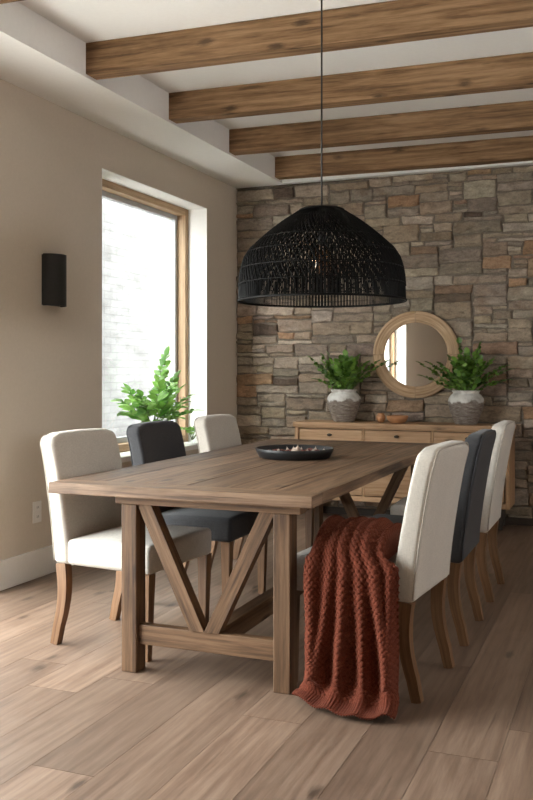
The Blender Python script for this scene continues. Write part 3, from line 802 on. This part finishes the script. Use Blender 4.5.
# ------------------------------------------------------------------ plants
def leaf(mb, base, d, side, L, W, tint, mi=1, droop=.15):
    d = d.normalized(); side = (side-d*side.dot(d)).normalized(); up = d.cross(side)
    if up.z < 0: up = -up
    ts = [0, .18, .4, .62, .82, 1]; ws = [.10, .72, 1, .85, .5, .0]
    vs = []; fs = []
    for t, w_ in zip(ts, ws):
        c = base+d*(L*t)-Vector((0,0,1))*(droop*L*t*t)
        vs += [c+side*(W*w_*.5)+up*(W*.14*w_), c, c-side*(W*w_*.5)+up*(W*.14*w_)]
    for i in range(len(ts)-1):
        a = i*3; fs += [[a, a+1, a+4, a+3], [a+1, a+2, a+5, a+4]]
    mb.add(vs, fs, None, tint, mi)
def frond(name, parent, base, azim, elev, L, bend, leafL, leafW, mats, rnd, pairs=9, start=.25, side_lim=None):
    mb = MB(); pts = []; p = Vector(base); a = elev; n = 14
    for i in range(n+1):
        pts.append(p.copy()); d = Vector((math.cos(azim)*math.cos(a), math.sin(azim)*math.cos(a), math.sin(a))); p = p+d*(L/n); a -= bend/n
    if side_lim:
        for q in pts: q.x = max(q.x, side_lim)
    mb.sweep(pts, [.0042-.0028*i/n for i in range(n+1)], 5, tint=.3)
    for k in range(pairs):
        t = start+(1-start)*(k+.5)/pairs; i = min(n-1, int(t*n)); fr = t*n-i
        c = pts[i].lerp(pts[i+1], fr); tn = (pts[i+1]-pts[i]).normalized()
        sd = tn.cross(Vector((0,0,1)))
        if sd.length < .15: sd = Vector((math.sin(azim), -math.cos(azim), 0))
        sd.normalize(); sz = (1-.45*abs(t-.55)/.5)
        for s in (-1, 1):
            dirn = (sd*s*1.0+tn*rnd.uniform(.45,.9)+Vector((0,0,rnd.uniform(-.1,.45))))
            ll = leafL*sz*rnd.uniform(.8, 1.15)
            if side_lim and c.x+dirn.normalized().x*ll < side_lim: dirn.x = abs(dirn.x)*.3
            leaf(mb, c, dirn, tn+Vector((rnd.uniform(-.9,.9), rnd.uniform(-.9,.9), rnd.uniform(-.9,.9))), ll, leafW*sz*rnd.uniform(.85,1.1), rnd.random())
    dirn = (pts[-1]-pts[-2]); leaf(mb, pts[-1], dirn, dirn.cross(Vector((0,0,1))) if abs(dirn.normalized().z) < .95 else Vector((1,0,0)), leafL, leafW, rnd.random())
    return mb.build(name, mats, parent, True)
potprof = [(.0, .0), (.082, 0), (.088, .006), (.105, .05), (.128, .11), (.141, .16), (.143, .185), (.136, .21), (.120, .232), (.106, .244), (.103, .252), (.108, .262), (.112, .268), (.109, .272), (.100, .268), (.094, .255), (.094, .235), (.11, .19), (.0, .19)]
def potted(label, loc, seed, specs):
    r = thing('potted_plant', label, 'potted plant', loc, 0, 'potted plants on the sideboard')
    f = MB(); f.lathe(potprof, 56); o = f.build('pot', M['pot'], r, True); o['label'] = 'rough grey stoneware pot with pale glazed shoulder'
    f = MB(); f.lathe([(0, .232), (.05, .234), (.0935, .230)], 32); f.build('soil', M['soil'], r, True)
    rnd = random.Random(seed)
    specs = specs+[(rnd.uniform(165,375), rnd.uniform(52,86), rnd.uniform(.16,.30), rnd.uniform(10,50)) for _ in range(16)]
    for (az, el, L, be) in specs:
        el = min(88, el+9); be *= .7
        az = R(az); b = (.05*math.cos(az)*rnd.uniform(.3,1), .05*math.sin(az)*rnd.uniform(.3,1), .225)
        frond('frond', r, b, az, R(el), L, R(be), .066, .049, [M['stem'], M['leaf']], rnd, max(6, int(L*28)), .25)
    return r
spL = [(180, 48, .40, 25), (172, 62, .36, 30), (195, 70, .34, 20), (150, 66, .28, 40), (215, 55, .30, 40), (235, 70, .28, 30), (265, 68, .30, 40), (290, 80, .33, 10), (275, 55, .24, 50), (315, 66, .31, 40), (340, 58, .34, 50), (0, 42, .42, 32), (12, 55, .36, 45), (355, 72, .32, 30), (330, 45, .26, 50), (90, 80, .32, 10), (100, 86, .30, 20), (205, 40, .24, 50), (120, 75, .30, 20), (60, 78, .28, 20), (250, 50, .22, 50), (310, 50, .24, 50)]
potted('plant in a stoneware pot on the sideboard, left of the round mirror', (-2.225, 7.33, .8152), 3, spL)
spR = [(180, 36, .42, 22), (176, 84, .42, 4), (190, 52, .36, 45), (200, 25, .34, 20), (160, 68, .32, 30), (215, 58, .30, 40), (245, 68, .30, 30), (270, 62, .30, 40), (285, 82, .34, 10), (310, 68, .33, 30), (355, 74, .40, 18), (330, 60, .34, 50), (0, 50, .36, 55), (350, 40, .38, 48), (345, 25, .34, 35), (10, 62, .34, 40), (90, 80, .32, 10), (120, 74, .30, 20), (60, 76, .32, 20), (255, 48, .22, 50), (300, 48, .24, 50), (225, 40, .24, 50), (20, 80, .34, 20)]
potted('plant in a stoneware pot on the sideboard, right of the round mirror', (-1.205, 7.33, .8152), 5, spR)

# window plants
SZ = W1[2]+.0202
wp = thing('sill_plant', 'large bright green leafy plant on the window sill behind the charcoal chair', 'potted plant', (-3.385, 6.10, SZ))
f = MB(); f.lathe([(0,0), (.06,0), (.063,.004), (.078,.13), (.082,.135), (.082,.15), (.074,.15), (.070,.125), (0,.125)], 40); o = f.build('pot', M['trim'], wp, True, 40); o['label'] = 'plain white plant pot'
f = MB(); f.lathe([(0, .136), (.0715, .134)], 24); f.build('soil', M['soil'], wp)
rnd = random.Random(21)
for (az, el, L, be) in [(-92, 55, .50, 50), (-85, 42, .48, 45), (-70, 60, .44, 50), (-98, 75, .42, 50), (-60, 30, .34, 30), (80, 80, .60, 10), (85, 84, .52, 15), (70, 72, .46, 20), (90, 62, .46, 30), (60, 60, .40, 40), (95, 48, .52, 5), (20, 75, .36, 30), (0, 62, .32, 40), (-30, 66, .34, 40), (40, 50, .34, 45), (-110, 70, .36, 20), (-45, 72, .42, 30), (75, 55, .36, 50), (-80, 70, .34, 30), (-20, 50, .28, 50)]:
    az = R(az); b = (.03*math.cos(az), .03*math.sin(az), .13)
    frond('frond', wp, b, az, R(el), L, R(be), .115, .056, [M['stem'], M['brightleaf']], rnd, max(4, int(L*15)), .34, -.13)
jp = thing('jar_plant', 'small leafy cutting in a clear glass jar at the right end of the sill', 'plant in jar', (-3.375, 6.78, SZ))
f = MB(); f.lathe([(0,0), (.036,0), (.039,.004), (.039,.105), (.0375,.11), (.036,.105), (.036,.008), (0,.006)], 32); o = f.build('glass_jar', M['glass'], jp, True); o['label'] = 'clear glass jar'
for (az, el, L, be) in [(-90, 60, .20, 60), (-40, 70, .20, 60), (0, 66, .18, 60), (50, 60, .13, 70), (-65, 50, .22, 60), (95, 74, .12, 50)]:
    az = R(az); frond('frond', jp, (.01*math.cos(az), .01*math.sin(az), .03), az, R(el), L, R(be), .085, .042, [M['stem'], M['brightleaf']], rnd, 3, .6, -.12)

# ------------------------------------------------------------------ bowls on the sideboard
f = MB(); f.lathe([(0,0), (.055,0), (.060,.004), (.082,.03), (.090,.058), (.088,.062), (.083,.060), (.074,.034), (.05,.012), (0,.010)], 40)
tag(f.build('wooden_bowl', M['bowlwood'], None, True, None, (-1.752, 7.27, .8152)), 'shallow orange brown wooden bowl on the sideboard', 'bowl')
f = MB(); f.lathe([(0,0), (.022,0), (.030,.010), (.039,.032), (.036,.056), (.026,.068), (.029,.076), (.024,.077), (.021,.068), (.028,.050), (.028,.03), (0,.014)], 32)
tag(f.build('wooden_pot', M['bowlwood'], None, True, None, (-1.905, 7.33, .8152)), 'tiny round wooden pot just left of the shallow wooden bowl', 'pot')

# ------------------------------------------------------------------ tray and dried flowers on the table
TCX, TCY, TZ1 = -1.685, 4.63, TZ+.0003
f = MB(); f.lathe([(0,0), (.186,0), (.192,.003), (.207,.030), (.214,.050), (.2115,.053), (.207,.050), (.199,.026), (.186,.011), (0,.010)], 72)
tag(f.build('round_tray', M['tray'], None, True, None, (TCX, TCY, TZ1)), 'round black tray of dried flowers on the dining table', 'tray')
def dried(kind, seed):
    rnd = random.Random(seed); f = MB()
    if kind == 'head':     # a dried rose: nested curled petals
        for ring, (n_, r_, h_) in enumerate(((3, .006, .024), (5, .012, .022), (6, .0175, .017))):
            for k in range(n_):
                a = 2*math.pi*(k+.5*ring)/n_+rnd.uniform(-.2,.2); c, s_ = math.cos(a), math.sin(a); vs = []
                for (t, rr, zz) in ((0, .3, .0), (.5, 1.0, .5), (1, 1.05+.2*ring, 1)):
                    for b_ in (-.6, 0, .6):
                        aa = a+b_*(1.0 if t < 1 else .7); vs.append((r_*rr*math.cos(aa), r_*rr*math.sin(aa), .0+h_*zz*(1-.12*abs(b_))))
                fs = [[0,1,4,3],[1,2,5,4],[3,4,7,6],[4,5,8,7]]; f.add(vs, fs)
        f.lathe([(0,0), (.006,.0), (.011,.006), (.008,.014), (0,.018)], 10)
    else:                  # a curled pale husk with a pointed tip
        vs = []; fs = []; n_ = 14; m_ = 8
        for i in range(n_+1):
            t = i/n_; r_ = .015*math.sin(math.pi*min(1, t*1.02+.12))**.8*(1-.55*t)+.0008
            for k in range(m_):
                a = 2*math.pi*k/m_; rr = r_*(1+.25*math.sin(3*a+4*t)); vs.append((rr*math.cos(a)+.006*math.sin(t*3), rr*math.sin(a), .045*t))
        for i in range(n_):
            for k in range(m_): fs.append([i*m_+k, i*m_+(k+1)%m_, (i+1)*m_+(k+1)%m_, (i+1)*m_+k])
        fs.append(list(range(m_))[::-1]); f.add(vs, fs)
    return f
hd = dried('head', 1).build('dried_flower', M['dried'], None, True); tag(hd, 'small dull red dried flower head lying in the black tray', 'dried flower', 'dried flowers in the black tray')
hk = dried('husk', 2).build('dried_husk', M['driedpale'], None, True); tag(hk, 'pale dried husk lying among the red flower heads in the black tray', 'dried husk', 'pale husks in the black tray')
spots = []; rnd = random.Random(4)
while len(spots) < 34:
    a = rnd.uniform(0, 6.283); r_ = .165*math.sqrt(rnd.random()); p_ = (r_*math.cos(a), r_*math.sin(a))
    if all((p_[0]-q[0])**2+(p_[1]-q[1])**2 > .041**2 for q in spots) and math.hypot(p_[0]+.0, p_[1]) > .05: spots.append(p_)
first = {'h': True, 'k': True}
for i, (x, y) in enumerate(spots):
    if i % 3 != 2:
        o = hd if first['h'] else hd.copy()
        if not first['h']: COL.objects.link(o)
        first['h'] = False; o.location = (TCX+x, TCY+y, TZ1+.0112); o.rotation_euler = (0, 0, rnd.uniform(0, 6)); s_ = rnd.uniform(.95, 1.2)
    else:
        o = hk if first['k'] else hk.copy()
        if not first['k']: COL.objects.link(o)
        first['k'] = False; o.location = (TCX+x, TCY+y, TZ1+.0115); o.rotation_euler = (0, 0, rnd.uniform(0, 6)); s_ = rnd.uniform(.7, .9)
    o.scale = (s_, s_, s_)
c = hk.copy(); COL.objects.link(c); c.location = (TCX, TCY, TZ1+.0155); c.rotation_euler = (0, 0, 1.2); c.scale = (2.1, 1.7, 1.25); c.rotation_euler = (R(14), R(10), 1.2)
tag(c, 'tallest pale pointed husk standing upright in the middle of the black tray', 'dried husk')
if 'group' in c: c['group'] = 'pale husks in the black tray'
